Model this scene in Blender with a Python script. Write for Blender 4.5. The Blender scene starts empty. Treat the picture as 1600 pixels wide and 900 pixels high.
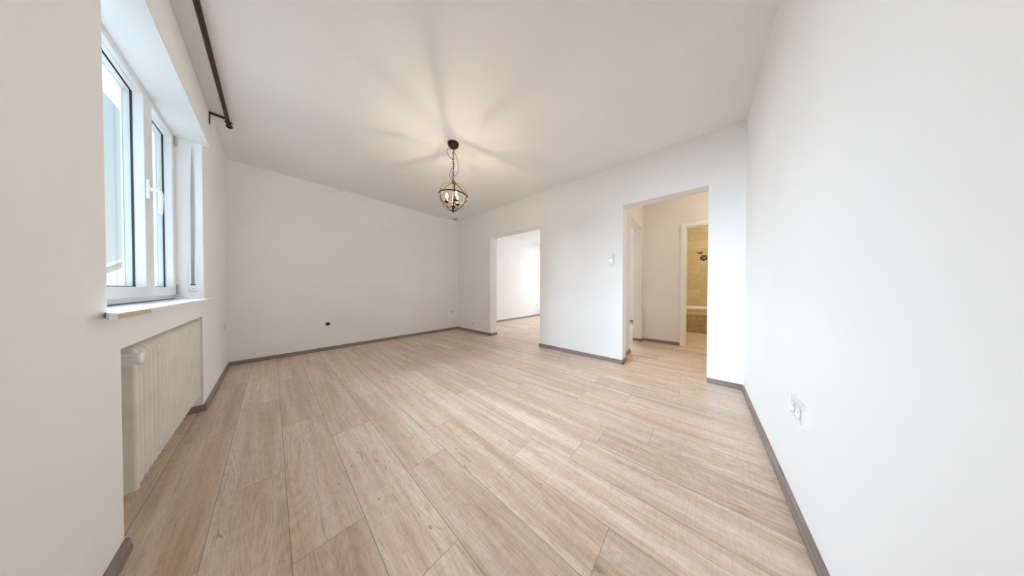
import bpy, bmesh, math, random
from mathutils import Vector, Matrix
random.seed(7)
S = bpy.context.scene
COL = S.collection
PI = math.pi

# ------------------------------------------------------------------ camera
YAW, PITCH, ROLL = 0.8456, -0.01123, 0.0011
fwd = Vector((math.sin(YAW)*math.cos(PITCH), math.cos(YAW)*math.cos(PITCH), math.sin(PITCH)))
rgt0 = Vector((math.cos(YAW), -math.sin(YAW), 0)); up0 = rgt0.cross(fwd)
rgt = rgt0*math.cos(ROLL) + up0*math.sin(ROLL); upv = rgt.cross(fwd)
cam_d = bpy.data.cameras.new('camera'); cam = bpy.data.objects.new('camera', cam_d); COL.objects.link(cam)
m = Matrix((rgt, upv, -fwd)).transposed().to_4x4(); m.translation = Vector((0, 0, 1.0)); cam.matrix_world = m
cam_d.sensor_width = 36.0; cam_d.lens = 332.19/1600*36
cam_d.shift_x = 0.47/1600; cam_d.shift_y = 5.03/1600
cam_d.clip_start = 0.01; cam_d.clip_end = 500
S.camera = cam

# ------------------------------------------------------------------ view, sky, daylight
S.view_settings.view_transform = 'Standard'; S.view_settings.look = 'None'
S.view_settings.exposure = 0.0; S.view_settings.gamma = 1.0; S.view_settings.use_curve_mapping = False
S.cycles.diffuse_bounces = 8; S.cycles.max_bounces = 14; S.cycles.transparent_max_bounces = 16

def sky_world():
    w = bpy.data.worlds.new('sky'); S.world = w; w.use_nodes = True
    nt = w.node_tree; nt.nodes.clear()
    out = nt.nodes.new('ShaderNodeOutputWorld'); bg = nt.nodes.new('ShaderNodeBackground')
    tc = nt.nodes.new('ShaderNodeTexCoord'); sp = nt.nodes.new('ShaderNodeSeparateXYZ')
    rp = nt.nodes.new('ShaderNodeValToRGB')
    e = rp.color_ramp.elements
    e[0].position = 0.0; e[0].color = (0.95, 0.98, 1.0, 1)
    e[1].position = 1.0; e[1].color = (0.30, 0.62, 0.92, 1)
    a = e.new(0.10); a.color = (0.86, 0.95, 1.0, 1)
    a = e.new(0.5); a.color = (0.62, 0.88, 1.0, 1)
    nt.links.new(tc.outputs['Generated'], sp.inputs[0]); nt.links.new(sp.outputs['Z'], rp.inputs['Fac'])
    nt.links.new(rp.outputs['Color'], bg.inputs['Color']); bg.inputs['Strength'].default_value = 0.95
    nt.links.new(bg.outputs[0], out.inputs[0])
sky_world()

def area_light(name, loc, to, sx, sy, power, color):
    d = bpy.data.lights.new(name, 'AREA'); d.shape = 'RECTANGLE'; d.size = sx; d.size_y = sy
    d.energy = power; d.color = color
    o = bpy.data.objects.new(name, d); COL.objects.link(o)
    o.location = loc; o.rotation_euler = (Vector(to)-Vector(loc)).to_track_quat('-Z', 'Y').to_euler()
    return o
DAY = (0.715, 0.84, 1.0)
area_light('daylight_window', (-4.0, 5.7, 3.6), (-0.5, 2.3, 1.5), 4.8, 4.6, 4600, DAY)
area_light('daylight_living_room', (8.0, 3.0, 2.2), (6.0, 3.0, 1.3), 2.4, 1.8, 150, (0.84, 0.93, 1.0))
sun_d = bpy.data.lights.new('sun', 'SUN'); sun_d.energy = 2.5; sun_d.angle = 0.01; sun_d.color = (1, 0.95, 0.88)
sun = bpy.data.objects.new('sun', sun_d); COL.objects.link(sun)
sun.rotation_euler = Vector((0.04, 0.75, -0.60)).to_track_quat('-Z', 'Y').to_euler()

# ------------------------------------------------------------------ dimensions (x away from window wall, y along it)
XW, XE, YN, YS, H = -0.378, 3.092, 4.540, -0.330, 2.659
XE2 = 3.282                                  # hall side of the east wall

# ------------------------------------------------------------------ materials
def new_mat(name):
    mt = bpy.data.materials.new(name); mt.use_nodes = True
    nt = mt.node_tree
    return mt, nt, nt.nodes['Principled BSDF']
def N(nt, t, **kw):
    n = nt.nodes.new(t)
    for k, v in kw.items(): setattr(n, k, v)
    return n
def noise(nt, vec, scale, detail=3, rough=0.5, dist=0.0):
    n = N(nt, 'ShaderNodeTexNoise'); n.inputs['Scale'].default_value = scale
    n.inputs['Detail'].default_value = detail; n.inputs['Roughness'].default_value = rough
    n.inputs['Distortion'].default_value = dist
    if vec is not None: nt.links.new(vec, n.inputs['Vector'])
    return n.outputs['Fac']
def ramp(nt, fac, stops, interp='LINEAR'):
    r = N(nt, 'ShaderNodeValToRGB'); r.color_ramp.interpolation = interp
    e = r.color_ramp.elements
    e[0].position, e[0].color = stops[0][0], (*stops[0][1], 1)
    e[1].position, e[1].color = stops[-1][0], (*stops[-1][1], 1)
    for p, c in stops[1:-1]:
        x = e.new(p); x.color = (*c, 1)
    nt.links.new(fac, r.inputs['Fac'])
    return r.outputs['Color']
def mathn(nt, op, a, b=None, c=None):
    n = N(nt, 'ShaderNodeMath', operation=op)
    for i, v in enumerate((a, b, c)):
        if v is None: continue
        if isinstance(v, (int, float)): n.inputs[i].default_value = v
        else: nt.links.new(v, n.inputs[i])
    return n.outputs[0]
def mix(nt, fac, a, b, blend='MIX'):
    n = N(nt, 'ShaderNodeMix', data_type='RGBA', blend_type=blend)
    for s, v in ((n.inputs[0], fac), (n.inputs[6], a), (n.inputs[7], b)):
        if isinstance(v, (int, float)): s.default_value = v
        elif isinstance(v, tuple): s.default_value = (*v, 1)
        else: nt.links.new(v, s)
    return n.outputs[2]
def bump(nt, b, h, strength, dist=0.002):
    n = N(nt, 'ShaderNodeBump'); n.inputs['Strength'].default_value = strength; n.inputs['Distance'].default_value = dist
    nt.links.new(h, n.inputs['Height']); nt.links.new(n.outputs[0], b.inputs['Normal'])
def objco(nt): return N(nt, 'ShaderNodeTexCoord').outputs['Object']
def mapped(nt, vec, scale, loc=(0, 0, 0)):
    n = N(nt, 'ShaderNodeMapping'); n.inputs['Scale'].default_value = scale; n.inputs['Location'].default_value = loc
    nt.links.new(vec, n.inputs['Vector']); return n.outputs[0]

def paint(name, col, rough=0.7, bscale=220, bstr=0.08, var=0.02):
    mt, nt, b = new_mat(name); co = objco(nt)
    n = noise(nt, co, bscale, 2)
    big = noise(nt, co, 1.3, 2)
    lo = tuple(c*(1-var) for c in col); hi = tuple(min(1, c*(1+var)) for c in col)
    nt.links.new(ramp(nt, big, [(0.3, lo), (0.7, hi)]), b.inputs['Base Color'])
    b.inputs['Roughness'].default_value = rough; b.inputs['Specular IOR Level'].default_value = 0.25
    bump(nt, b, n, bstr)
    return mt
def plastic(name, col, rough=0.35, spec=0.5):
    mt, nt, b = new_mat(name); n = noise(nt, objco(nt), 60, 2)
    nt.links.new(ramp(nt, n, [(0.3, tuple(c*0.97 for c in col)), (0.7, col)]), b.inputs['Base Color'])
    b.inputs['Roughness'].default_value = rough; b.inputs['Specular IOR Level'].default_value = spec
    return mt
def metal(name, col, rough=0.4, spread=0.35, metallic=0.8):
    mt, nt, b = new_mat(name); n = noise(nt, objco(nt), 45, 4)
    nt.links.new(ramp(nt, n, [(0.3, tuple(c*(1-spread) for c in col)), (0.7, tuple(min(1, c*(1+spread)) for c in col))]), b.inputs['Base Color'])
    b.inputs['Roughness'].default_value = rough; b.inputs['Metallic'].default_value = metallic
    return mt

M = {}
M['wall'] = paint('white_wall_paint', (0.905, 0.90, 0.895), 0.75, 160, 0.10)
M['ceiling'] = paint('white_ceiling_paint', (0.89, 0.885, 0.88), 0.85, 190, 0.10)
M['hall_wall'] = paint('hall_wall_paint', (0.85, 0.815, 0.775), 0.75, 160, 0.08)
M['sill'] = paint('sill_lacquer', (0.84, 0.86, 0.87), 0.3, 40, 0.02)
M['upvc'] = plastic('white_upvc', (0.82, 0.83, 0.84), 0.3)
M['white_plastic'] = plastic('white_switch_plastic', (0.86, 0.86, 0.85), 0.22, 0.6)
M['grey_plastic'] = plastic('grey_switch_plastic', (0.45, 0.46, 0.48), 0.3)
M['gasket'] = plastic('black_rubber_gasket', (0.02, 0.022, 0.022), 0.5)
M['belt'] = plastic('grey_woven_belt', (0.62, 0.63, 0.66), 0.8, 0.1)
M['black_metal'] = metal('blackened_steel', (0.020, 0.015, 0.012), 0.45, 0.3, 0.5)
M['rod_metal'] = metal('dark_bronze_tube', (0.045, 0.035, 0.024), 0.38, 0.3, 0.7)
M['rust'] = metal('rust_brown_iron', (0.055, 0.018, 0.011), 0.42, 0.45, 0.55)
M['band'] = metal('bronze_iron_band', (0.055, 0.026, 0.011), 0.40, 0.5, 0.5)
M['brass'] = metal('dull_brass', (0.45, 0.33, 0.16), 0.35, 0.2, 0.9)
M['cream'] = plastic('cream_candle_sleeve', (0.30, 0.17, 0.06), 0.5)
M['cable'] = plastic('black_cable', (0.02, 0.017, 0.015), 0.5)
M['beige_plastic'] = plastic('beige_plastic', (0.52, 0.49, 0.43), 0.4)
M['enamel'] = plastic('white_bath_enamel', (0.88, 0.87, 0.84), 0.12, 0.6)
M['door_paint'] = plastic('white_door_lacquer', (0.91, 0.90, 0.88), 0.3)

def radiator_mat():
    mt, nt, b = new_mat('cream_radiator_enamel'); co = objco(nt)
    n = noise(nt, co, 9, 5, 0.6); fine = noise(nt, co, 90, 3)
    c = ramp(nt, n, [(0.3, (0.66, 0.62, 0.545)), (0.55, (0.74, 0.71, 0.64)), (0.8, (0.76, 0.73, 0.66))])
    nt.links.new(c, b.inputs['Base Color']); b.inputs['Roughness'].default_value = 0.45
    bump(nt, b, fine, 0.08); return mt
M['radiator'] = radiator_mat()

def glass_mat():
    mt = bpy.data.materials.new('window_glass'); mt.use_nodes = True; nt = mt.node_tree; nt.nodes.clear()
    out = N(nt, 'ShaderNodeOutputMaterial'); tr = N(nt, 'ShaderNodeBsdfTransparent'); gl = N(nt, 'ShaderNodeBsdfGlossy')
    tr.inputs[0].default_value = (0.96, 0.985, 0.98, 1); gl.inputs['Roughness'].default_value = 0.02
    fr = N(nt, 'ShaderNodeFresnel'); fr.inputs[0].default_value = 1.45
    f = mathn(nt, 'MULTIPLY', fr.outputs[0], 0.2)
    mx = N(nt, 'ShaderNodeMixShader'); nt.links.new(f, mx.inputs[0])
    nt.links.new(tr.outputs[0], mx.inputs[1]); nt.links.new(gl.outputs[0], mx.inputs[2]); nt.links.new(mx.outputs[0], out.inputs[0])
    return mt
M['glass'] = glass_mat()

def floor_mat():
    mt, nt, b = new_mat('oak_vinyl_planks'); co = objco(nt)
    sp = N(nt, 'ShaderNodeSeparateXYZ'); nt.links.new(co, sp.inputs[0])
    PW, PL = 0.222, 1.145
    u = mathn(nt, 'DIVIDE', mathn(nt, 'SUBTRACT', sp.outputs['X'], 0.041), PW)
    lane = mathn(nt, 'FLOOR', u); fu = mathn(nt, 'FRACT', u)
    known = {-1: 1.70, 0: 1.095, 1: 0.715, 2: 1.19, 3: 0.277, 4: 0.83, 5: 0.57, 7: 0.24, 8: 0.82, 10: 0.838, 13: 0.16}
    # joint offset of each lane: a stepped table of the lanes from the window wall on
    NL = 30
    r = N(nt, 'ShaderNodeValToRGB'); r.color_ramp.interpolation = 'CONSTANT'
    els = r.color_ramp.elements
    for i in range(NL):
        k = i-3
        off = (known.get(k, random.random()*PL)/PL) % 1.0
        el = els[0] if i == 0 else (els[1] if i == 1 else els.new(i/NL))
        el.position = i/NL; el.color = (off, off, off, 1)
    fac = mathn(nt, 'DIVIDE', mathn(nt, 'ADD', lane, 3.5), NL); nt.links.new(fac, r.inputs['Fac'])
    v = mathn(nt, 'SUBTRACT', mathn(nt, 'DIVIDE', sp.outputs['Y'], PL), r.outputs['Color'])
    row = mathn(nt, 'FLOOR', v); fv = mathn(nt, 'FRACT', v)
    cb = N(nt, 'ShaderNodeCombineXYZ'); nt.links.new(lane, cb.inputs[0]); nt.links.new(row, cb.inputs[1])
    wn = N(nt, 'ShaderNodeTexWhiteNoise', noise_dimensions='2D'); nt.links.new(cb.outputs[0], wn.inputs['Vector'])
    rnd = wn.outputs['Value']
    # per plank shifted grain coordinates
    sh = N(nt, 'ShaderNodeCombineXYZ')
    nt.links.new(mathn(nt, 'MULTIPLY', rnd, 37.0), sh.inputs[0]); nt.links.new(mathn(nt, 'MULTIPLY', rnd, 91.0), sh.inputs[1]); nt.links.new(mathn(nt, 'MULTIPLY', rnd, 13.0), sh.inputs[2])
    ad = N(nt, 'ShaderNodeVectorMath', operation='ADD'); nt.links.new(co, ad.inputs[0]); nt.links.new(sh.outputs[0], ad.inputs[1])
    gc = ad.outputs[0]
    wide = noise(nt, mapped(nt, gc, (12.0, 0.60, 1)), 1.0, 3, 0.55, 0.35)        # broad tone streaks
    mid = noise(nt, mapped(nt, gc, (46.0, 2.4, 1)), 1.0, 6, 0.65, 0.4)         # streaks
    fine = noise(nt, mapped(nt, gc, (210.0, 16.0, 1)), 1.0, 4, 0.65, 0.3)       # pores
    saw = noise(nt, mapped(nt, gc, (14.0, 120.0, 1)), 1.0, 2, 0.5, 0.4)       # cross saw marks
    cg = noise(nt, mapped(nt, gc, (6.5, 0.9, 1)), 1.0, 1, 0.4, 0.2)            # contour lines: cathedral grain
    cath = mathn(nt, 'ADD', mathn(nt, 'MULTIPLY', mathn(nt, 'SINE', mathn(nt, 'MULTIPLY', cg, 150.0)), 0.5), 0.5)
    cmask = ramp(nt, noise(nt, mapped(nt, gc, (3.0, 0.8, 1), (5, 2, 0)), 1.0, 1), [(0.42, (0, 0, 0)), (0.62, (1, 1, 1))])
    c = ramp(nt, wide, [(0.28, (0.60, 0.435, 0.312)), (0.43, (0.695, 0.528, 0.402)), (0.55, (0.75, 0.602, 0.484)), (0.70, (0.80, 0.675, 0.572))])
    c = mix(nt, 0.55, c, ramp(nt, mid, [(0.30, (0.62, 0.56, 0.52)), (0.5, (0.97, 0.96, 0.95)), (0.72, (1.10, 1.10, 1.10))]), 'MULTIPLY')
    c = mix(nt, 0.75, c, ramp(nt, fine, [(0.30, (0.72, 0.68, 0.64)), (0.52, (1, 1, 1)), (0.8, (1.06, 1.06, 1.06))]), 'MULTIPLY')
    c = mix(nt, 0.45, c, ramp(nt, saw, [(0.30, (0.82, 0.80, 0.78)), (0.55, (1, 1, 1)), (0.8, (1.08, 1.08, 1.08))]), 'MULTIPLY')
    c = mix(nt, mathn(nt, 'MULTIPLY', cmask, 0.6), c, ramp(nt, cath, [(0.0, (0.86, 0.82, 0.78)), (0.45, (1, 1, 1)), (1.0, (1.05, 1.05, 1.04))]), 'MULTIPLY')
    # per plank tone
    c = mix(nt, 1.0, c, ramp(nt, rnd, [(0.0, (0.90, 0.885, 0.87)), (0.5, (1.0, 1.0, 1.0)), (1.0, (1.07, 1.06, 1.05))]), 'MULTIPLY')
    # dark cracks along the grain and knots
    ck = noise(nt, mapped(nt, gc, (26.0, 1.7, 1)), 1.0, 2, 0.5, 1.0)
    ckm = mathn(nt, 'COMPARE', ck, 0.5, 0.006)
    ckg = mathn(nt, 'GREATER_THAN', noise(nt, mapped(nt, gc, (5.0, 2.0, 1), (3, 7, 1)), 1.0, 1), 0.60)
    c = mix(nt, mathn(nt, 'MULTIPLY', mathn(nt, 'MULTIPLY', ckm, ckg), 0.45), c, (0.10, 0.065, 0.05))
    vo = N(nt, 'ShaderNodeTexVoronoi'); vo.inputs['Scale'].default_value = 1.0; vo.inputs['Randomness'].default_value = 1.0
    nt.links.new(mapped(nt, gc, (9.0, 4.0, 0.0001)), vo.inputs['Vector'])
    kn = mathn(nt, 'LESS_THAN', vo.outputs['Distance'], 0.045)
    c = mix(nt, mathn(nt, 'MULTIPLY', kn, 0.55), c, (0.13, 0.08, 0.065))
    # seams
    du = mathn(nt, 'MINIMUM', fu, mathn(nt, 'SUBTRACT', 1.0, fu)); dv = mathn(nt, 'MINIMUM', fv, mathn(nt, 'SUBTRACT', 1.0, fv))
    su = mathn(nt, 'LESS_THAN', du, 0.0014/PW); sv = mathn(nt, 'LESS_THAN', dv, 0.0012/PL)
    seam = mathn(nt, 'MAXIMUM', su, sv)
    c = mix(nt, mathn(nt, 'MULTIPLY', seam, 0.62), c, (0.10, 0.065, 0.045))
    nt.links.new(c, b.inputs['Base Color'])
    rr = mathn(nt, 'ADD', mathn(nt, 'MULTIPLY', mid, 0.14), 0.28); nt.links.new(rr, b.inputs['Roughness'])
    b.inputs['Specular IOR Level'].default_value = 0.8
    hgt = mathn(nt, 'SUBTRACT', mathn(nt, 'MULTIPLY', fine, 0.5), seam)
    bump(nt, b, hgt, 0.12, 0.0015)
    return mt
M['floor'] = floor_mat()

def baseboard_mat():
    mt, nt, b = new_mat('grey_oak_baseboard'); co = objco(nt)
    n = noise(nt, mapped(nt, co, (3, 3, 120)), 1.0, 4, 0.6, 0.4)
    c = ramp(nt, n, [(0.3, (0.165, 0.122, 0.105)), (0.5, (0.255, 0.20, 0.178)), (0.72, (0.36, 0.295, 0.27))])
    nt.links.new(c, b.inputs['Base Color']); b.inputs['Roughness'].default_value = 0.4
    return mt
M['baseboard'] = baseboard_mat()

def tile_mat(name, cols, tw, th, grout, axis='YZ', gw=0.012, nscale=7.0, rough=0.25):
    mt, nt, b = new_mat(name); co = objco(nt)
    sp = N(nt, 'ShaderNodeSeparateXYZ'); nt.links.new(co, sp.inputs[0])
    a = mathn(nt, 'DIVIDE', sp.outputs[axis[0]], tw); z = mathn(nt, 'DIVIDE', sp.outputs[axis[1]], th)
    fa, fz = mathn(nt, 'FRACT', a), mathn(nt, 'FRACT', z)
    ga = mathn(nt, 'LESS_THAN', fa, 0.003/tw); gz = mathn(nt, 'LESS_THAN', fz, 0.003/th)
    cb = N(nt, 'ShaderNodeCombineXYZ'); nt.links.new(mathn(nt, 'FLOOR', a), cb.inputs[0]); nt.links.new(mathn(nt, 'FLOOR', z), cb.inputs[1])
    wn = N(nt, 'ShaderNodeTexWhiteNoise', noise_dimensions='2D'); nt.links.new(cb.outputs[0], wn.inputs['Vector'])
    n = noise(nt, co, nscale, 4)
    f = mathn(nt, 'ADD', mathn(nt, 'MULTIPLY', n, 0.75), mathn(nt, 'MULTIPLY', wn.outputs['Value'], 0.25))
    c = ramp(nt, f, [(0.3, cols[0]), (0.7, cols[1])])
    c = mix(nt, mathn(nt, 'MULTIPLY', mathn(nt, 'MAXIMUM', ga, gz), 0.6), c, grout)
    nt.links.new(c, b.inputs['Base Color']); b.inputs['Roughness'].default_value = rough
    return mt
M['wall_tile'] = tile_mat('beige_wall_tiles', ((0.56, 0.455, 0.26), (0.66, 0.555, 0.34)), 0.25, 0.20, (0.42, 0.33, 0.18))
M['tub_tile'] = tile_mat('brown_mosaic_tiles', ((0.27, 0.185, 0.075), (0.42, 0.31, 0.14)), 0.035, 0.14, (0.50, 0.40, 0.22), nscale=16)
M['tub_border'] = tile_mat('light_border_tiles', ((0.52, 0.41, 0.22), (0.60, 0.49, 0.28)), 0.25, 0.20, (0.46, 0.36, 0.2))
M['bath_floor'] = tile_mat('pale_floor_tiles', ((0.66, 0.55, 0.42), (0.74, 0.64, 0.51)), 0.3, 0.3, (0.55, 0.45, 0.34), 'XY')

def emit_mat(name, col, strength):
    mt, nt, b = new_mat(name)
    b.inputs['Base Color'].default_value = (0.9, 0.85, 0.7, 1)
    b.inputs['Emission Color'].default_value = (*col, 1); b.inputs['Emission Strength'].default_value = strength
    return mt
M['bulb'] = emit_mat('lit_candle_bulb', (1.0, 0.84, 0.63), 520.0)
M['added_lamp'] = emit_mat('lit_opal_glass', (1.0, 0.78, 0.52), 9.0)
M['render'] = paint('pale_house_render', (0.86, 0.84, 0.80), 0.9, 8, 0.05)
M['roof'] = paint('pale_roof_tiles', (0.80, 0.72, 0.68), 0.9, 12, 0.1)
M['ground'] = paint('pale_ground', (0.60, 0.58, 0.54), 0.95, 2, 0.1, 0.1)
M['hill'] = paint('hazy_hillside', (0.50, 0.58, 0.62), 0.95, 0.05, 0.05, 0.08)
M['decal_dark'] = plastic('dark_decal_film', (0.04, 0.032, 0.022), 0.4)
M['decal_grey'] = plastic('grey_decal_film', (0.28, 0.27, 0.24), 0.4)
M['stain'] = paint('bare_tan_wood', (0.60, 0.50, 0.38), 0.7, 30, 0.1, 0.1)

# ------------------------------------------------------------------ mesh helpers
def obj(name, bm, mat, parent=None, smooth=False, bevel=0.0, segs=2):
    if bevel: bmesh.ops.bevel(bm, geom=[e for e in bm.edges], offset=bevel, segments=segs, affect='EDGES', profile=0.5)
    bmesh.ops.recalc_face_normals(bm, faces=bm.faces)
    me = bpy.data.meshes.new(name); bm.to_mesh(me); bm.free()
    if smooth:
        for p in me.polygons: p.use_smooth = True
        try: me.set_sharp_from_angle(angle=math.radians(40))
        except Exception: pass
    o = bpy.data.objects.new(name, me); COL.objects.link(o)
    for mt in (mat if isinstance(mat, (list, tuple)) else [mat]): me.materials.append(mt)
    if parent is not None:
        o.parent = parent; o.matrix_parent_inverse = Matrix.Translation(-world_loc(parent))
    return o
def world_loc(o):
    # meshes carry world-space vertices, only the Empties have a location
    return Vector(o.location) if o.parent is None else Vector((0, 0, 0))
def empty(name, loc, label=None, cat=None, group=None, kind=None):
    o = bpy.data.objects.new(name, None); COL.objects.link(o); o.location = loc; o.empty_display_size = 0.05
    tag(o, label, cat, group, kind); return o
def tag(o, label=None, cat=None, group=None, kind=None):
    if label: o['label'] = label
    if cat: o['category'] = cat
    if group: o['group'] = group
    if kind: o['kind'] = kind
    return o
def B(): return bmesh.new()
def box(bm, x0, x1, y0, y1, z0, z1):
    r = bmesh.ops.create_cube(bm, size=1.0)
    for v in r['verts']:
        v.co = Vector((x0+(v.co.x+.5)*(x1-x0), y0+(v.co.y+.5)*(y1-y0), z0+(v.co.z+.5)*(z1-z0)))
    return r['verts']
def cyl(bm, p0, p1, r0, r1=None, seg=24, caps=True):
    p0, p1 = Vector(p0), Vector(p1); r1 = r0 if r1 is None else r1
    q = (p1-p0).to_track_quat('Z', 'Y').to_matrix().to_4x4(); q.translation = (p0+p1)/2
    return bmesh.ops.create_cone(bm, cap_ends=caps, segments=seg, radius1=r0, radius2=r1, depth=(p1-p0).length, matrix=q)['verts']
def lathe(bm, c, prof, axis=(0, 0, 1), seg=32):
    """prof: list of (radius, height along axis)"""
    c = Vector(c); q = Vector(axis).to_track_quat('Z', 'Y').to_matrix()
    rings = []
    for r, h in prof:
        if r < 1e-6: rings.append([bm.verts.new(c+q@Vector((0, 0, h)))])
        else: rings.append([bm.verts.new(c+q@Vector((r*math.cos(2*PI*i/seg), r*math.sin(2*PI*i/seg), h))) for i in range(seg)])
    for a, b_ in zip(rings, rings[1:]):
        for i in range(seg):
            j = (i+1) % seg
            if len(a) == 1 and len(b_) == 1: continue
            if len(a) == 1: bm.faces.new((a[0], b_[i], b_[j]))
            elif len(b_) == 1: bm.faces.new((a[i], a[j], b_[0]))
            else: bm.faces.new((a[i], a[j], b_[j], b_[i]))
def tube(bm, pts, r, seg=8, closed=False):
    pts = [Vector(p) for p in pts]; n = len(pts); rings = []
    up = None
    for i, p in enumerate(pts):
        if closed: t = (pts[(i+1) % n]-pts[i-1]).normalized()
        else: t = (pts[min(i+1, n-1)]-pts[max(i-1, 0)]).normalized()
        if up is None: up = t.orthogonal().normalized()
        up = (up - t*up.dot(t)); up = up.normalized() if up.length > 1e-6 else t.orthogonal().normalized()
        w = t.cross(up)
        rings.append([bm.verts.new(p+(up*math.cos(2*PI*k/seg)+w*math.sin(2*PI*k/seg))*r) for k in range(seg)])
    for i in range(n if closed else n-1):
        a, b_ = rings[i], rings[(i+1) % n]
        for k in range(seg):
            bm.faces.new((a[k], a[(k+1) % seg], b_[(k+1) % seg], b_[k]))
    if not closed:
        bm.faces.new(rings[0]); bm.faces.new(rings[-1])
def spline(pts, n=8):
    pts = [Vector(p) for p in pts]; out = []
    P = [2*pts[0]-pts[1]]+pts+[2*pts[-1]-pts[-2]]
    for i in range(1, len(P)-2):
        for k in range(n):
            t = k/n; a, b_, c, d = P[i-1], P[i], P[i+1], P[i+2]
            out.append(0.5*((2*b_)+(c-a)*t+(2*a-5*b_+4*c-d)*t*t+(3*b_-a-3*c+d)*t**3))
    out.append(pts[-1]); return out
def cells(bm, xs, ys, zs, filled):
    """solid made of grid cells, only its outer faces"""
    nx, ny, nz = len(xs)-1, len(ys)-1, len(zs)-1
    F = lambda i, j, k: 0 <= i < nx and 0 <= j < ny and 0 <= k < nz and filled(i, j, k)
    vc = {}
    def V(i, j, k):
        if (i, j, k) not in vc: vc[(i, j, k)] = bm.verts.new((xs[i], ys[j], zs[k]))
        return vc[(i, j, k)]
    for i in range(nx):
        for j in range(ny):
            for k in range(nz):
                if not F(i, j, k): continue
                if not F(i-1, j, k): bm.faces.new((V(i, j, k), V(i, j, k+1), V(i, j+1, k+1), V(i, j+1, k)))
                if not F(i+1, j, k): bm.faces.new((V(i+1, j, k), V(i+1, j+1, k), V(i+1, j+1, k+1), V(i+1, j, k+1)))
                if not F(i, j-1, k): bm.faces.new((V(i, j, k), V(i+1, j, k), V(i+1, j, k+1), V(i, j, k+1)))
                if not F(i, j+1, k): bm.faces.new((V(i, j+1, k), V(i, j+1, k+1), V(i+1, j+1, k+1), V(i+1, j+1, k)))
                if not F(i, j, k-1): bm.faces.new((V(i, j, k), V(i, j+1, k), V(i+1, j+1, k), V(i+1, j, k)))
                if not F(i, j, k+1): bm.faces.new((V(i, j, k+1), V(i+1, j, k+1), V(i+1, j+1, k+1), V(i, j+1, k+1)))
def struct(name, bm, mat, parent=None, **kw):
    o = obj(name, bm, mat, parent, **kw)
    if parent is None: o['kind'] = 'structure'
    return o

# ------------------------------------------------------------------ room shell
WY0, WY1, WZ0, WZ1 = 1.532, 3.115, 0.897, 2.205        # window opening
NY0, NY1, NZ1 = 1.625, 3.038, 0.772                    # radiator niche
XF = -0.500                                            # inner face of the window frame
XO = -0.705                                            # outer face of the window wall
o1l, o1r, o1t = 3.352, 2.0825, 2.0987                  # opening to the living room
o2l, o2r, o2t = 0.772, -0.062, 2.1057                  # opening to the hall
XH = 4.785                                             # end wall of the hall
YHN = 0.832                                            # north wall of the hall
XB = 7.05                                              # tiled wall behind the bathtub

bm = B()
cells(bm, [XO, XF, 4.865, 7.30], [-1.5, 0.90, 4.6], [-0.12, 0.0], lambda i, j, k: not (i == 2 and j == 0))
struct('floor', bm, M['floor'])
bm = B(); box(bm, 4.865, XB+0.1, -1.5, 0.90, -0.12, 0.0); struct('floor_bathroom', bm, M['bath_floor'])
bm = B(); box(bm, XO, 7.5, -1.7, 4.75, H, H+0.18); struct('ceiling', bm, M['ceiling'])

bm = B()
ys = [-0.60, WY0, NY0, NY1, WY1, 4.75]; zs = [0, NZ1, WZ0, WZ1, 2.262, H]
def fw(i, j, k):
    if i == 1:                                         # room-side leaf
        if k == 0 and j == 2: return False
        if k == 2 and 1 <= j <= 3: return False
        return True
    if i == 0:                                         # outer leaf
        if k in (2, 3) and 1 <= j <= 3: return False
        return True
cells(bm, [XO, -0.555, XW], ys, zs, fw)
struct('wall_west', bm, M['wall'])
bm = B(); box(bm, XW, 7.5, YN, YN+0.2, 0, H); struct('wall_north', bm, M['wall'])
bm = B(); box(bm, XW, XE, YS-0.2, YS, 0, H); struct('wall_south', bm, M['wall'])
bm = B()
cells(bm, [XE, XE2], [-1.5, o2r, o2l, o1r, o1l, YN], [0, o1t, o2t, H],
      lambda i, j, k: not ((j == 1 and k < 2) or (j == 3 and k < 1)))
struct('wall_east', bm, M['wall'])
# hall
HX0, HX1, HT = 3.765, 4.665, 2.15
bm = B()
cells(bm, [XE2, HX0, HX1, 7.30], [YHN, 0.975], [0, HT, H], lambda i, j, k: not (i == 1 and k == 0))
struct('wall_hall_north', bm, [M['hall_wall']])
DL, DR, DT = 0.205, -0.60, 2.080                       # bathroom doorway
bm = B()
cells(bm, [XH, XH+0.12], [-1.5, DR, DL, YHN], [0, DT, H], lambda i, j, k: not (j == 1 and k == 0))
struct('wall_hall_east', bm, M['hall_wall'])
bm = B(); box(bm, XE2, XB+0.2, -1.7, -1.5, 0, H); struct('wall_hall_south', bm, M['hall_wall'])
# bathroom
bm = B(); box(bm, XB, XB+0.2, -1.5, YHN, 0, H); struct('wall_bathroom_east', bm, M['wall_tile'])
bm = B(); box(bm, XH+0.12, XB, 0.50, YHN, 0, H); struct('wall_bathroom_north', bm, M['wall_tile'])
# living room east wall with its window opening
bm = B()
cells(bm, [7.25, 7.5], [0.975, 1.9, 4.1, YN], [0, 0.85, 2.3, H], lambda i, j, k: not (j == 1 and k == 1))
struct('wall_living_room_east', bm, M['wall'])

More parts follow.
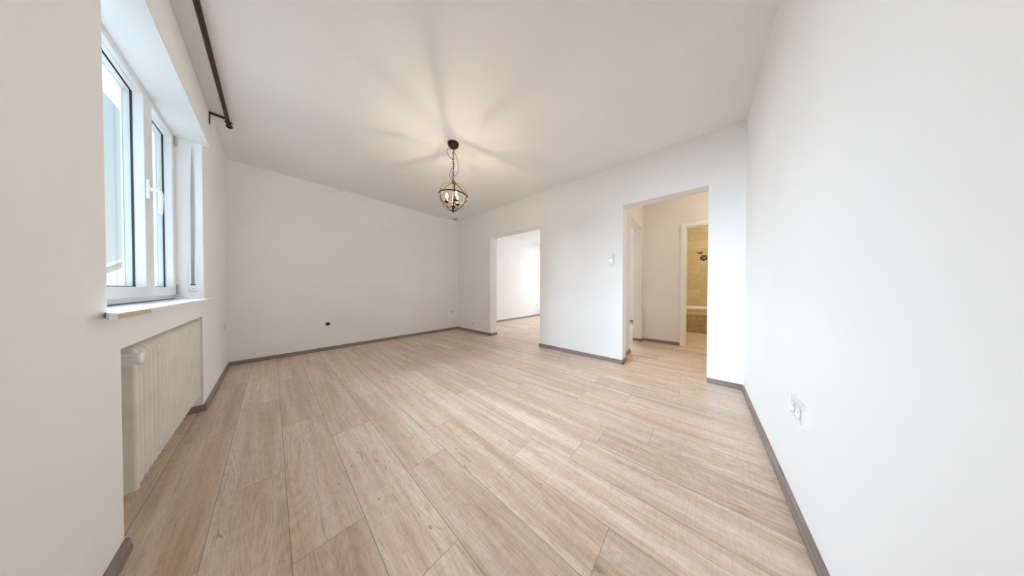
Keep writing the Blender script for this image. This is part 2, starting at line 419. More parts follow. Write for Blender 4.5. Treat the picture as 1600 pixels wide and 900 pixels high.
# baseboards: lower part a little thicker than the top lip
def baseboard(name, runs):
    """runs: list of (x0,y0,x1,y1,nx,ny): line on the wall face, n = into the room"""
    bm = B()
    for x0, y0, x1, y1, nx, ny in runs:
        prof = [(0.0, 0.0), (0.017, 0.0), (0.017, 0.018), (0.013, 0.024), (0.012, 0.046), (0.008, 0.051), (0.0, 0.051)]
        a = [bm.verts.new((x0+nx*d, y0+ny*d, z)) for d, z in prof]; b_ = [bm.verts.new((x1+nx*d, y1+ny*d, z)) for d, z in prof]
        n = len(prof)
        for i in range(n): bm.faces.new((a[i], a[(i+1) % n], b_[(i+1) % n], b_[i]))
        bm.faces.new(a); bm.faces.new(b_)
    return struct(name, bm, M['baseboard'])
t = 0.017
baseboard('baseboard_west', [(XW, NY1-0.0, XW, YN, 1, 0), (XW, YS, XW, NY0, 1, 0), (-0.50, NY1, XW+t, NY1, 0, -1)])
baseboard('baseboard_north', [(XW, YN, XE, YN, 0, -1)])
baseboard('baseboard_south', [(XW, YS, XE, YS, 0, 1)])
baseboard('baseboard_east', [(XE, o1l-t, XE, YN, -1, 0), (XE, o2l-t, XE, o1r+t, -1, 0), (XE, YS, XE, o2r, -1, 0),
                             (XE-t, o1l, XE2+0.004, o1l, 0, -1), (XE-t, o2l, XE2+0.004, o2l, 0, -1)])
baseboard('baseboard_hall', [(XE2, YHN, HX0+0.005, YHN, 0, -1), (HX1-t, YHN, XH, YHN, 0, -1), (XH, DL+0.058, XH, YHN, -1, 0),
                             (HX1, YHN-t, HX1, 0.975, -1, 0)])
baseboard('baseboard_living_room', [(XE2, YN, 7.25, YN, 0, -1), (7.25, 0.975, 7.25, YN, -1, 0), (XE2, o1l, XE2, YN, 1, 0)])

# ------------------------------------------------------------------ window_1
win = empty('window_1', (XF, 2.3, WZ0), kind='structure')
g = 0.004
def frame_bm(y0, y1, z0, z1, wl, wr, wb, wt, x0, x1):
    bm = B()
    cells(bm, [x0, x1], [y0, y0+wl, y1-wr, y1], [z0, z0+wb, z1-wt, z1], lambda i, j, k: not (j == 1 and k == 1))
    return bm
obj('frame', frame_bm(WY0+g, WY1-g, WZ0+0.021, WZ1-0.002, 0.045, 0.045, 0.036, 0.05, -0.585, -0.518), M['upvc'], win, bevel=0.002)
def sash(y0, y1, ay0, ay1):
    z0, z1, az0, az1 = 0.948, 2.197, 1.008, 2.158
    s = obj('sash', frame_bm(y0, y1, z0, z1, ay0-y0, y1-ay1, az0-z0, z1-az1, -0.566, XF), M['upvc'], win, bevel=0.002)
    obj('gasket', frame_bm(ay0-0.001, ay1+0.001, az0-0.001, az1+0.001, 0.006, 0.006, 0.006, 0.006, -0.541, -0.534), M['gasket'], s)
    obj('glazing_bead', frame_bm(ay0-0.001, ay1+0.001, az0-0.001, az1+0.001, 0.012, 0.012, 0.012, 0.012, -0.568, -0.5625), M['upvc'], s)
    bm = B(); box(bm, -0.561, -0.542, ay0+0.0005, ay1-0.0005, az0+0.0005, az1-0.0005); obj('glass_pane', bm, M['glass'], s)
    return s
sash(1.566, 2.5735, 1.645, 2.496)
sash(2.5765, 3.088, 2.632, 3.034)
# handle
bm = B(); box(bm, XF, XF+0.014, 2.499, 2.541, 1.545, 1.662)
h = obj('window_handle', bm, M['white_plastic'], win, bevel=0.006, segs=3, smooth=True)
bm = B(); cyl(bm, (XF+0.010, 2.521, 1.605), (XF+0.044, 2.521, 1.605), 0.0125, 0.0115)
tube(bm, spline([(XF+0.036, 2.521, 1.608), (XF+0.044, 2.522, 1.592), (XF+0.045, 2.523, 1.54), (XF+0.041, 2.524, 1.462)], 6), 0.0105, 12)
obj('lever', bm, M['white_plastic'], h, smooth=True)
for z0, z1 in ((0.952, 1.03), (2.12, 2.19)):
    bm = B(); cyl(bm, (XF+0.006, 3.099, z0), (XF+0.006, 3.099, z1), 0.007, seg=14); box(bm, XF-0.004, XF+0.004, 3.088, 3.110, z0+0.004, z0+0.016)
    hg = obj('hinge', bm, M['beige_plastic'], win, smooth=True)
# sill with its chamfered ends, a bare strip at the left of its front edge
bm = B()
pts = [(-0.52, WY0+0.002), (XW, WY0+0.002), (XW, 1.52), (-0.346, 1.415), (-0.336, 1.43), (-0.336, 3.26), (-0.345, 3.275), (XW, 3.275), (XW, WY1-0.002), (-0.52, WY1-0.002)]
lo = [bm.verts.new((x, y, 0.8975)) for x, y in pts]; hi = [bm.verts.new((x, y, 0.9175)) for x, y in pts]
bm.faces.new(lo); bm.faces.new(hi)
for i in range(len(pts)): bm.faces.new((lo[i], lo[(i+1) % len(pts)], hi[(i+1) % len(pts)], hi[i]))
sl = obj('window_sill', bm, M['sill'], win)
bm = B(); box(bm, -0.3365, -0.3345, 1.432, 1.715, 0.899, 0.9155); o = obj('bare_edge', bm, M['stain'], sl)
o['label'] = 'tan bare strip on the front edge of the sill'
bm = B(); box(bm, -0.517, -0.507, WY0+0.01, WY1-0.01, 0.9175, 0.9215); obj('dark_gap_seal', bm, M['gasket'], win)
bm = B(); box(bm, -0.517, -0.503, WY0+0.01, WY1-0.01, 2.1985, 2.2044); obj('dark_gap_seal', bm, M['gasket'], win)  # black strip stands in for the dark gap between frame and soffit
# shutter box board above, standing a little proud of the wall
bm = B()
cells(bm, [-0.554, XW+0.0005, -0.340], [WY0-0.012, WY0+0.001, WY1-0.001, 3.128], [2.193, 2.2045], lambda i, j, k: i == 1 or j == 1)
obj('shutter_box_board', bm, M['sill'], win)
bm = B()
for k in range(1): box(bm, -0.66, -0.648, WY0+0.004, WY1-0.004, 2.232+k*0.035, 2.262+k*0.035)
obj('roller_shutter', bm, M['upvc'], win)

# ------------------------------------------------------------------ roller shutter strap on the right reveal
st = empty('shutter_strap', (-0.42, WY1-0.01, 0.98), 'pale grey shutter strap hanging down the reveal right of the window', 'shutter strap')
bm = B(); box(bm, -0.449, -0.407, WY1-0.004, WY1-0.0002, 0.975, 1.195)
pl = obj('winder_plate', bm, M['white_plastic'], st, bevel=0.0015)
bm = B(); box(bm, -0.440, -0.416, WY1-0.0052, WY1-0.0032, 1.026, 1.035); obj('slot', bm, M['gasket'], pl)
bm = B(); cyl(bm, (-0.428, WY1-0.0052, 0.998), (-0.428, WY1-0.003, 0.998), 0.004, seg=12); obj('screw', bm, M['grey_plastic'], pl)
bm = B(); n = 40; prev = None
for i in range(n+1):
    t_ = i/n; z = 2.190-t_*(2.190-1.031)
    ang = (PI/2)*max(0.0, 1-t_*2.2)                       # edge-on at the top, flat at the bottom
    cx, cy = -0.424-0.004*t_, WY1-0.015+0.010*t_
    d = Vector((math.cos(ang), -math.sin(ang)*0.6, 0))*0.0085
    row = [bm.verts.new((cx-d.x, cy-d.y, z)), bm.verts.new((cx+d.x, cy+d.y, z))]
    if prev: bm.faces.new((prev[0], prev[1], row[1], row[0]))
    prev = row
bmesh.ops.solidify(bm, geom=bm.faces[:], thickness=0.0012)
obj('belt', bm, M['belt'], st)

# ------------------------------------------------------------------ radiator in the niche
rad = empty('radiator', (-0.42, 2.32, 0.0), 'cream ribbed panel radiator in the niche under the window', 'radiator')
RX0, RX1, RY0, RY1, RZ0, RZ1 = -0.520, -0.380, 1.775, 2.975, 0.143, 0.752
def rib_profile():
    # outline in x-z: front face with rounded top bending to the back
    p = []
    r = 0.050
    p.append((RX1-0.02, RZ0)); p.append((RX1-0.004, RZ0+0.012)); p.append((RX1, RZ0+0.03))
    for k in range(0, 9):
        a = k/8*PI/2; p.append((RX1-r+r*math.cos(a), RZ1-r+r*math.sin(a)))
    p.append((RX0+0.02, RZ1)); 
    return p
prof = rib_profile()
bm = B(); pitch = 0.0575; nr = int((RY1-RY0-0.03)/pitch); sub = 12; prev = None
ystart = RY0+0.028
cols = []
for i in range(nr*sub+1):
    y = ystart+i*pitch/sub; ph = (i % sub)/sub
    d = -0.026*(0.5+0.5*math.cos(2*PI*ph))**1.4
    col = []
    for j, (x, z) in enumerate(prof):
        # outward normal of the outline
        x0, z0 = prof[max(0, j-1)]; x1, z1 = prof[min(len(prof)-1, j+1)]
        tx, tz = x1-x0, z1-z0; l = math.hypot(tx, tz); nx, nz = tz/l, -tx/l
        col.append(bm.verts.new((x+nx*d, y, z+nz*d)))
    cols.append(col)
for a, b_ in zip(cols, cols[1:]):
    for j in range(len(prof)-1): bm.faces.new((a[j], b_[j], b_[j+1], a[j+1]))
obj('front_panel', bm, M['radiator'], rad, smooth=True)
YE = ystart+nr*pitch
# core and rounded end columns
bm = B(); box(bm, RX0, RX1-0.030, RY0+0.02, YE+0.01, RZ0+0.01, RZ1-0.030); obj('water_body', bm, M['radiator'], rad, bevel=0.006)
def end_column(y0, y1):
    bm = B(); box(bm, RX0-0.004, RX1-0.001, y0, y1, RZ0-0.004, RZ1-0.004)
    return obj('end_column', bm, M['radiator'], rad, bevel=0.0125, segs=4, smooth=True)
end_column(RY0, RY0+0.030); end_column(YE-0.003, YE+0.027)
bm = B(); cyl(bm, (-0.44, RY0-0.02, 0.0), (-0.44, RY0-0.02, 0.24), 0.009, seg=14); obj('pipe', bm, M['radiator'], rad, smooth=True)
for yy in (1.80, 2.80):
    bm = B(); box(bm, -0.5549, RX0+0.01, yy-0.015, yy+0.015, 0.60, 0.64); obj('wall_bracket', bm, M['radiator'], rad)
# thermostat head: ribbed barrel with a smooth cap, axis into the room
TZ, TY = 0.716, 1.700
bm = B(); cyl(bm, (-0.45, TY, TZ), (-0.39, TY, TZ), 0.012, seg=18); cyl(bm, (-0.44, RY0+0.01, TZ), (-0.44, TY, TZ), 0.010, seg=16)
tv = obj('thermostat_valve', bm, M['white_plastic'], rad, smooth=True)
bm = B(); seg = 72; rings = []
for x, r in ((-0.402, 0.019), (-0.399, 0.0240), (-0.362, 0.0240), (-0.360, 0.022)):
    rr = [r-(0.0034 if i % 6 < 2 else 0) for i in range(seg)]
    rings.append([bm.verts.new((x, TY+rr[i]*math.cos(2*PI*i/seg), TZ+rr[i]*math.sin(2*PI*i/seg))) for i in range(seg)])
for a, b_ in zip(rings, rings[1:]):
    for i in range(seg): bm.faces.new((a[i], a[(i+1) % seg], b_[(i+1) % seg], b_[i]))
bm.faces.new(rings[0]); bm.faces.new(rings[-1])
obj('ribbed_grip', bm, M['white_plastic'], tv)
bm = B(); lathe(bm, (-0.3605, TY, TZ), [(0.0, 0), (0.0235, 0), (0.0245, 0.003), (0.0235, 0.009), (0.019, 0.013), (0.0, 0.014)], (1, 0, 0))
obj('cap', bm, M['white_plastic'], tv, smooth=True)

# ------------------------------------------------------------------ curtain rod
rod = empty('curtain_rod', (-0.275, 2.3, 2.61), 'dark bronze curtain rod under the ceiling above the window', 'curtain rod')
RXX, RZZ = -0.270, 2.622
bm = B(); cyl(bm, (RXX, 1.02, RZZ), (RXX, 3.525, RZZ), 0.0145, seg=20); obj('pole', bm, M['rod_metal'], rod, smooth=True)
for yb in (1.12, 3.46):
    bm = B(); box(bm, XW, XW+0.006, yb-0.012, yb+0.012, 2.545, 2.655); box(bm, XW+0.002, RXX-0.006, yb-0.010, yb+0.010, 2.643, 2.655)
    br = obj('bracket', bm, M['black_metal'], rod)
    bm = B()
    tube(bm, [(RXX+0.0175*math.cos(a), yb, RZZ+0.0175*math.sin(a)) for a in [i/20*2*PI for i in range(20)]], 0.004, 8, closed=True)
    cyl(bm, (RXX+0.016, yb, RZZ-0.004), (RXX+0.030, yb, RZZ-0.004), 0.003, seg=10)
    obj('clamp_ring', bm, M['black_metal'], br, smooth=True)
for ye, s in ((3.525, 1), (1.02, -1)):
    bm = B(); lathe(bm, (RXX, ye, RZZ), [(0.0, -0.002), (0.014, 0), (0.020, 0.006), (0.0225, 0.016), (0.020, 0.024), (0.010, 0.028), (0.0, 0.028)], (0, s, 0))
    obj('finial', bm, M['black_metal'], rod, smooth=True)

# ------------------------------------------------------------------ pendant lamp
LX, LY = 1.385, 2.120
lamp = empty('pendant_lamp', (LX, LY, H), 'bronze orb pendant lamp with three lit candle bulbs hanging from ceiling', 'pendant lamp')
bm = B(); lathe(bm, (LX, LY, H-0.0005), [(0.0, 0), (0.058, 0), (0.0625, -0.006), (0.063, -0.014), (0.056, -0.032), (0.042, -0.047), (0.022, -0.054), (0.0, -0.055)])
can = obj('canopy', bm, M['rust'], lamp, smooth=True)
bm = B(); tube(bm, [(LX+0.011*math.cos(a)*0.8373, LY-0.011*math.cos(a)*0.547, H-0.064+0.011*math.sin(a)) for a in [i/16*2*PI for i in range(16)]], 0.003, 8, closed=True)
obj('hook', bm, M['brass'], can, smooth=True)
RC, RR = 2.050, 0.162                                   # orb centre height and radius
ZT = RC+RR
# chain of oval links
bm = B(); z = H-0.076; k = 0
while z > ZT+0.045:
    d = Vector((0.8373, -0.547, 0)) if k % 2 else Vector((0.547, 0.8373, 0))
    tube(bm, [Vector((LX, LY, z-0.0125))+d*0.0075*math.cos(a)+Vector((0, 0, 0.0165*math.sin(a))) for a in [i/14*2*PI for i in range(14)]], 0.0032, 6, closed=True)
    z -= 0.0265; k += 1
obj('chain', bm, M['black_metal'], lamp, smooth=True)
bm = B()
R_ = Vector((0.8373, -0.547, 0)); D_ = Vector((0.547, 0.8373, 0)); Lc = Vector((LX, LY, 0))
def LP(r, d, z): return Lc+R_*r+D_*d+Vector((0, 0, z))
tube(bm, spline([LP(0, 0, 2.602), LP(-0.03, -0.01, 2.585), LP(-0.062, -0.01, 2.578), LP(-0.068, 0, 2.545), LP(-0.035, 0.01, 2.497), LP(-0.006, 0.012, 2.478),
                 LP(0.010, 0.01, 2.43), LP(0.006, -0.01, 2.38), LP(-0.025, -0.012, 2.345), LP(-0.042, -0.005, 2.295), LP(-0.030, 0.004, 2.255), LP(-0.006, 0.004, 2.222)], 10), 0.0026, 8)
tube(bm, spline([LP(0.002, 0, 2.603), LP(0.018, 0.012, 2.56), LP(0.040, 0.014, 2.50), LP(0.052, 0.01, 2.42), LP(0.049, 0.004, 2.35), LP(0.032, 0, 2.305), LP(0.012, -0.01, 2.285),
                 LP(-0.012, -0.012, 2.315), LP(-0.016, -0.01, 2.275), LP(-0.002, 0, 2.222)], 10), 0.0026, 8)
obj('cable', bm, M['cable'], lamp, smooth=True)
bm = B(); tube(bm, [LP(0.013*math.cos(a), 0, ZT+0.016+0.013*math.sin(a)) for a in [i/18*2*PI for i in range(18)]], 0.003, 8, closed=True)
cyl(bm, LP(0, 0, ZT-0.012), LP(0, 0, ZT+0.006), 0.008, seg=14)
obj('top_loop', bm, M['black_metal'], lamp, smooth=True)
def band(radius, width, thick, rot):
    bm = B(); n = 64; rings = []
    for i in range(n):
        a = 2*PI*i/n; c, s = math.cos(a), math.sin(a)
        rings.append([bm.verts.new((r*c, r*s, w)) for r, w in ((radius-thick/2, -width/2), (radius+thick/2, -width/2), (radius+thick/2, width/2), (radius-thick/2, width/2))])
    for i in range(n):
        a, b_ = rings[i], rings[(i+1) % n]
        for k in range(4): bm.faces.new((a[k], a[(k+1) % 4], b_[(k+1) % 4], b_[k]))
    bm.transform(Matrix.Translation((LX, LY, RC))@rot)
    return bm
view = math.atan2(0.8373, 0.547)                        # heading from the doorway corner to the lamp
TILT = Matrix.Rotation(math.radians(3), 4, 'Y')
for k, a in enumerate((4, 62, 118)):
    rot = TILT@Matrix.Rotation(view+math.radians(a), 4, 'Z')@Matrix.Rotation(PI/2, 4, 'X')
    obj('band', band(RR-0.0015*k, 0.013, 0.0026, rot), M['band'], lamp, smooth=True)
obj('equator_band', band(RR+0.004, 0.014, 0.003, TILT), M['band'], lamp, smooth=True)
bm = B(); lathe(bm, (LX, LY, RC-RR), [(0.0, -0.020), (0.004, -0.018), (0.007, -0.010), (0.005, -0.002), (0.010, 0.002), (0.008, 0.012), (0.006, 0.030), (0.012, 0.036), (0.022, 0.046),
                                       (0.024, 0.058), (0.016, 0.070), (0.008, 0.078), (0.005, 0.100), (0.0, 0.104)])
obj('hub', bm, M['rust'], lamp, smooth=True)
for ang in (173, 293, 53):
    a = math.radians(ang); d = R_*math.cos(a)+D_*math.sin(a); e = 0.074
    zc = 1.985
    bm = B(); tube(bm, spline([Lc+d*0.018+Vector((0, 0, RC-RR+0.052)), Lc+d*0.045+Vector((0, 0, RC-RR+0.042)), Lc+d*0.068+Vector((0, 0, RC-RR+0.055)), Lc+d*e+Vector((0, 0, zc-0.002))], 8), 0.0035, 8)
    arm = obj('arm', bm, M['rust'], lamp, smooth=True)
    bm = B(); lathe(bm, Lc+d*e+Vector((0, 0, zc)), [(0.0, -0.008), (0.008, -0.007), (0.020, -0.002), (0.028, 0.006), (0.0275, 0.008), (0.018, 0.002), (0.0, 0.001)])
    obj('drip_pan', bm, M['rust'], arm, smooth=True)
    bm = B(); cyl(bm, Lc+d*e+Vector((0, 0, zc+0.001)), Lc+d*e+Vector((0, 0, zc+0.052)), 0.0095, seg=18); obj('candle_sleeve', bm, M['cream'], arm, smooth=True)
    bm = B(); lathe(bm, Lc+d*e+Vector((0, 0, zc+0.052)), [(0.0, 0), (0.007, 0.0), (0.009, 0.006), (0.0105, 0.014), (0.0112, 0.020), (0.0098, 0.030), (0.006, 0.040), (0.0025, 0.048), (0.0, 0.051)], seg=20)
    obj('bulb', bm, M['bulb'], arm, smooth=True)

# ------------------------------------------------------------------ small fittings
def disc_plate(bm, c, n, r, th, seg=24): cyl(bm, c, Vector(c)+Vector(n)*th, r, seg=seg)
def round_well(c, n, r, depth_ring, parent, mat_ring, mat_in):
    bm = B(); lathe(bm, c, [(r*0.86, 0.0), (r, 0.001), (r*1.02, 0.0045), (r*0.93, 0.0055), (r*0.86, 0.0035), (r*0.82, 0.0005), (0, 0.0005)], n, 28)
    o = obj('socket_insert', bm, mat_ring, parent, smooth=True)
    side = Vector((0, 0, 1)).cross(Vector(n))
    bm = B()
    for s in (-1, 1): cyl(bm, Vector(c)+side*0.0095*s+Vector(n)*0.0003, Vector(c)+side*0.0095*s+Vector(n)*0.0014, 0.0026, seg=12)
    obj('pin_hole', bm, mat_in, o)
    return o
# smoke detector
bm = B(); lathe(bm, (2.90, 4.36, H-0.0005), [(0, 0), (0.050, 0), (0.054, -0.008), (0.052, -0.022), (0.040, -0.030), (0, -0.031)])
sd = obj('smoke_detector', bm, M['beige_plastic'], smooth=True)
tag(sd, 'small round beige smoke detector on the ceiling near the far corner', 'smoke detector')

def face_plate(name, label, cat, c, n, w, hgt, mat=None, th=0.009, bev=0.003):
    """flat cover plate on a wall; c centre on wall face"""
    t_ = empty(name, c, label, cat)
    n = Vector(n); side = Vector((0, 0, 1)).cross(n)
    bm = B()
    vs = box(bm, -w/2, w/2, -hgt/2, hgt/2, 0, th)
    mm = Matrix((side, Vector((0, 0, 1)), n)).transposed().to_4x4(); mm.translation = Vector(c)
    bm.transform(mm)
    obj('cover_plate', bm, mat or M['white_plastic'], t_, bevel=bev, segs=3, smooth=True)
    return t_, side, n
# double socket on the south wall
c = Vector((1.512, YS, 0.475))
t_, side, n = face_plate('double_socket', 'white double power socket low on the right wall', 'power socket', c, (0, 1, 0), 0.162, 0.084, th=0.012)
for s in (-1, 1): round_well(c+side*0.0375*s+n*0.0125, n, 0.0225, 0, t_, M['white_plastic'], M['gasket'])
# switch above socket on the east wall
c = Vector((XE, 0.909, 1.395))
t_, side, n = face_plate('light_switch', 'white light switch with socket below, beside the hall opening', 'light switch', c, (-1, 0, 0), 0.068, 0.160, th=0.010)
bm = B(); box(bm, XE-0.0155, XE-0.0095, 0.909-0.026, 0.909+0.026, 1.408, 1.462); bm.transform(Matrix.Translation((XE-0.0095, 0, 1.435))@Matrix.Rotation(math.radians(6), 4, 'Y')@Matrix.Translation((-XE+0.0095, 0, -1.435))); obj('rocker', bm, M['white_plastic'], t_, bevel=0.002)
round_well(c+Vector((0, 0, -0.040))+n*0.0105, n, 0.0235, 0, t_, M['white_plastic'], M['gasket'])
# small outlets
c = Vector((2.916, YN, 0.447))
t_, side, n = face_plate('antenna_socket', 'small white antenna socket with grey centre on back wall near far corner', 'antenna socket', c, (0, -1, 0), 0.075, 0.075, th=0.006)
bm = B(); disc_plate(bm, c+n*0.0062, n, 0.017, 0.003); obj('jack', bm, M['grey_plastic'], t_)
c = Vector((XE, 3.925, 0.200))
t_, side, n = face_plate('power_socket', 'white power socket between the far corner and the living room opening', 'power socket', c, (-1, 0, 0), 0.070, 0.070, th=0.008)
round_well(c+n*0.0085, n, 0.022, 0, t_, M['white_plastic'], M['grey_plastic'])
c = Vector((XW, 4.235, 0.534))
t_, side, n = face_plate('power_socket', 'off-white power socket on window wall right of the radiator', 'power socket', c, (1, 0, 0), 0.072, 0.072, th=0.008)
round_well(c+n*0.0085, n, 0.022, 0, t_, M['white_plastic'], M['grey_plastic'])
c = Vector((6.541, YN, 0.413))
t_, side, n = face_plate('power_socket', 'white power socket on the living room wall seen through the opening', 'power socket', c, (0, -1, 0), 0.075, 0.075, th=0.008)
round_well(c+n*0.0085, n, 0.022, 0, t_, M['white_plastic'], M['grey_plastic'])
# open junction box with a cable end on the north wall
c = Vector((0.600, YN, 0.424))
t_ = empty('junction_box', c, 'black round open junction box on the back wall', 'junction box')
bm = B(); lathe(bm, c, [(0.0, 0.0005), (0.022, 0.0005), (0.023, 0.002), (0.026, 0.004), (0.028, 0.002), (0.028, 0.0)], (0, -1, 0)); obj('cup', bm, M['gasket'], t_, smooth=True)
bm = B(); tube(bm, spline([c+Vector((-0.006, -0.001, 0.006)), c+Vector((0.006, -0.012, 0.002)), c+Vector((0.022, -0.018, 0.012)), c+Vector((0.026, -0.014, -0.006)), c+Vector((0.010, -0.010, -0.018))], 6), 0.0035, 8)
obj('cable_end', bm, M['cable'], t_, smooth=True)

# ------------------------------------------------------------------ bathroom door frame, tub, decals
door = empty('door_1', (XH, -0.2, 0), kind='structure')
bm = B()
cw = 0.055
for x0, x1 in ((XH-0.028, XH),):
    cells(bm, [x0, x1], [DR-cw, DR, DL, DL+cw], [0.001, DT, DT+cw], lambda i, j, k: not (j == 1 and k == 0))
obj('casing', bm, M['door_paint'], door, bevel=0.004, segs=2)
bm = B(); cells(bm, [XH-0.018, XH+0.14], [DR+0.0005, DR+0.016, DL-0.016, DL-0.0005], [0.001, DT-0.016, DT-0.0005], lambda i, j, k: not (j == 1 and k == 0))
obj('door_lining', bm, M['door_paint'], door)
bm = B(); cells(bm, [XH+0.07, XH+0.082], [DR+0.015, DR+0.028, DL-0.028, DL-0.015], [0.001, DT-0.028, DT-0.015], lambda i, j, k: not (j == 1 and k == 0))
obj('door_stop', bm, M['door_paint'], door)
tub = empty('bathtub', (6.72, -0.4, 0), 'white bathtub with brown tiled front seen through the bathroom doorway', 'bathtub')
TX, TY0, TY1 = 6.400, -1.46, 0.495
bm = B(); box(bm, TX, TX+0.06, TY0, TY1, 0.001, 0.418); obj('tiled_front', bm, M['tub_tile'], tub)
bm = B(); box(bm, TX-0.003, TX+0.06, TY0, TY1, 0.418, 0.535); obj('tile_border', bm, M['tub_border'], tub)
bm = B()
xs, ys_ = (TX-0.02, XB-0.004), (TY0, TY1)
def rrect(x0, x1, y0, y1, r, z, n=6):
    out = []
    for cx, cy, a0 in ((x1-r, y1-r, 0), (x0+r, y1-r, PI/2), (x0+r, y0+r, PI), (x1-r, y0+r, 1.5*PI)):
        for k in range(n+1):
            a = a0+k/n*PI/2; out.append(bm.verts.new((cx+r*math.cos(a), cy+r*math.sin(a), z)))
    return out
loops = [rrect(TX-0.02, XB-0.004, TY0, TY1, 0.02, 0.535), rrect(TX-0.02, XB-0.004, TY0, TY1, 0.02, 0.570), rrect(TX+0.05, XB-0.06, TY0+0.08, TY1-0.08, 0.12, 0.572),
         rrect(TX+0.07, XB-0.08, TY0+0.11, TY1-0.11, 0.12, 0.54), rrect(TX+0.13, XB-0.14, TY0+0.2, TY1-0.2, 0.12, 0.20), rrect(TX+0.17, XB-0.18, TY0+0.26, TY1-0.26, 0.1, 0.15)]
for a, b_ in zip(loops, loops[1:]):
    for i in range(len(a)): bm.faces.new((a[i], a[(i+1) % len(a)], b_[(i+1) % len(a)], b_[i]))
bm.faces.new(loops[-1])
obj('basin', bm, M['enamel'], tub, smooth=True)
# plant-like decals on the tiles
def leaf(bm, c, ang, L, w):
    c = Vector((XB-0.0016, c[0], c[1])); d = Vector((0, math.cos(ang), math.sin(ang))); p = Vector((0, -math.sin(ang), math.cos(ang)))
    n = 8; top = []; bot = []
    for i in range(n+1):
        t_ = i/n; hw = w*math.sin(PI*t_)**0.8
        top.append(c+d*L*t_+p*hw); bot.append(c+d*L*t_-p*hw)
    pts = top+bot[::-1][1:-1]
    bm.faces.new([bm.verts.new(p_) for p_ in pts])
dec = empty('tile_decal', (XB, -0.04, 1.80), 'small dark leaf and blossom decal on the beige bathroom tiles', 'decal')
bm = B()
leaf(bm, (0.012, 1.868), math.radians(125), 0.085, 0.014); leaf(bm, (0.006, 1.868), math.radians(40), 0.10, 0.012); leaf(bm, (0.012, 1.87), math.radians(165), 0.06, 0.010)
leaf(bm, (0.008, 1.868), math.radians(80), 0.06, 0.010)
ret = bmesh.ops.extrude_face_region(bm, geom=bm.faces[:]); bmesh.ops.translate(bm, verts=[v for v in ret['geom'] if isinstance(v, bmesh.types.BMVert)], vec=(0.0012, 0, 0))
obj('sprig', bm, M['decal_dark'], dec)
bm = B()
for k in range(7): leaf(bm, (-0.062, 1.765), 2*PI*k/7+0.3, 0.085, 0.024)
ret = bmesh.ops.extrude_face_region(bm, geom=bm.faces[:]); bmesh.ops.translate(bm, verts=[v for v in ret['geom'] if isinstance(v, bmesh.types.BMVert)], vec=(0.0012, 0, 0))
obj('blossom', bm, M['decal_dark'], dec)
bm = B()
for k in range(4): leaf(bm, (-0.068, 1.770), 2*PI*k/4+0.9, 0.05, 0.010)
bm.transform(Matrix.Translation((-0.0008, 0, 0)))
ret = bmesh.ops.extrude_face_region(bm, geom=bm.faces[:]); bmesh.ops.translate(bm, verts=[v for v in ret['geom'] if isinstance(v, bmesh.types.BMVert)], vec=(0.0006, 0, 0))
obj('grey_petals', bm, M['decal_grey'], dec)  # lighter grey petals laid over the dark blossom

# unseen opal ceiling lamps, added to account for warm light in hall and bathroom
def unseen_ceiling_lamp(x, y, label, power, color):
    t_ = empty('unseen_ceiling_lamp', (x, y, H), label, 'ceiling lamp')
    bm = B(); lathe(bm, (x, y, H-0.0005), [(0, 0), (0.13, 0), (0.135, -0.012), (0.13, -0.02), (0, -0.02)]); obj('base', bm, M['white_plastic'], t_, smooth=True)
    bm = B(); lathe(bm, (x, y, H-0.021), [(0.125, 0), (0.12, -0.03), (0.08, -0.06), (0, -0.072)]); obj('shade', bm, M['added_lamp'], t_, smooth=True)
    d = bpy.data.lights.new('lamp_light', 'POINT'); d.energy = power; d.color = color; d.shadow_soft_size = 0.08
    o = bpy.data.objects.new('lamp_light', d); COL.objects.link(o); o.location = (x, y, H-0.20)
unseen_ceiling_lamp(4.0, -0.65, 'unseen round opal ceiling lamp added for the warm light in the hall', 8, (1.0, 0.86, 0.68))
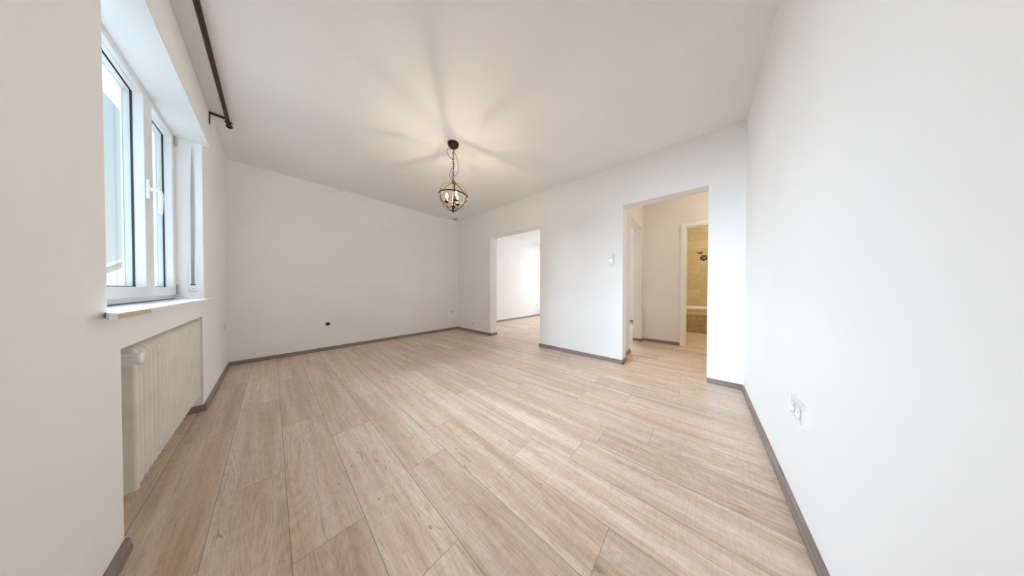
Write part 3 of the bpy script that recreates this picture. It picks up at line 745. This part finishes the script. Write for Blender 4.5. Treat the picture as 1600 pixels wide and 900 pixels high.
unseen_ceiling_lamp(5.5, -0.7, 'unseen round opal ceiling lamp added for the warm light in the bathroom', 26, (1.0, 0.90, 0.74))

# ------------------------------------------------------------------ outside
bm = B(); box(bm, -140, 0-2.5, -60, 190, -7.2, -7.0); struct('ground', bm, M['ground'])
hs = empty('neighbour_house', (-4.9, 27.0, -7.0), 'pale neighbouring house seen through the left window pane', 'house')
hx0, hx1, hy0, hy1, hz = -9.2, -0.6, 23.0, 33.0, -0.95
xr, zr = (hx0+hx1)/2, 2.65
bm = B(); P = [(hx0, -7.0), (hx1, -7.0), (hx1, hz), (xr, zr), (hx0, hz)]
a = [bm.verts.new((x, hy0, z)) for x, z in P]; b_ = [bm.verts.new((x, hy1, z)) for x, z in P]
bm.faces.new(a); bm.faces.new(b_)
for i in range(5): bm.faces.new((a[i], a[(i+1) % 5], b_[(i+1) % 5], b_[i]))
obj('walls', bm, M['render'], hs)
bm = B(); ov = 0.35; sl_ = (zr-hz)/(xr-hx0)
P = [(hx0-ov, hz-ov*sl_), (xr, zr), (hx1+ov, hz-ov*sl_), (hx1+ov, hz-ov*sl_+0.2), (xr, zr+0.2), (hx0-ov, hz-ov*sl_+0.2)]
a = [bm.verts.new((x, hy0-0.3, z+0.003)) for x, z in P]; b_ = [bm.verts.new((x, hy1+0.3, z+0.003)) for x, z in P]
bm.faces.new(a); bm.faces.new(b_)
for i in range(6): bm.faces.new((a[i], a[(i+1) % 6], b_[(i+1) % 6], b_[i]))
obj('roof', bm, M['roof'], hs)
bm = B(); nx_, ny_ = 24, 10; grid = []
for i in range(nx_+1):
    row = []
    for j in range(ny_+1):
        x = -130+i/nx_*127; y = 120+j/ny_*68
        z = -7+ (math.sin(j/ny_*PI/1.3))*(10+3*math.sin(i*0.6)+2*math.sin(i*1.7+1))
        row.append(bm.verts.new((x, y, z)))
    grid.append(row)
for i in range(nx_):
    for j in range(ny_): bm.faces.new((grid[i][j], grid[i+1][j], grid[i+1][j+1], grid[i][j+1]))
struct('hills', bm, M['hill'], smooth=True)
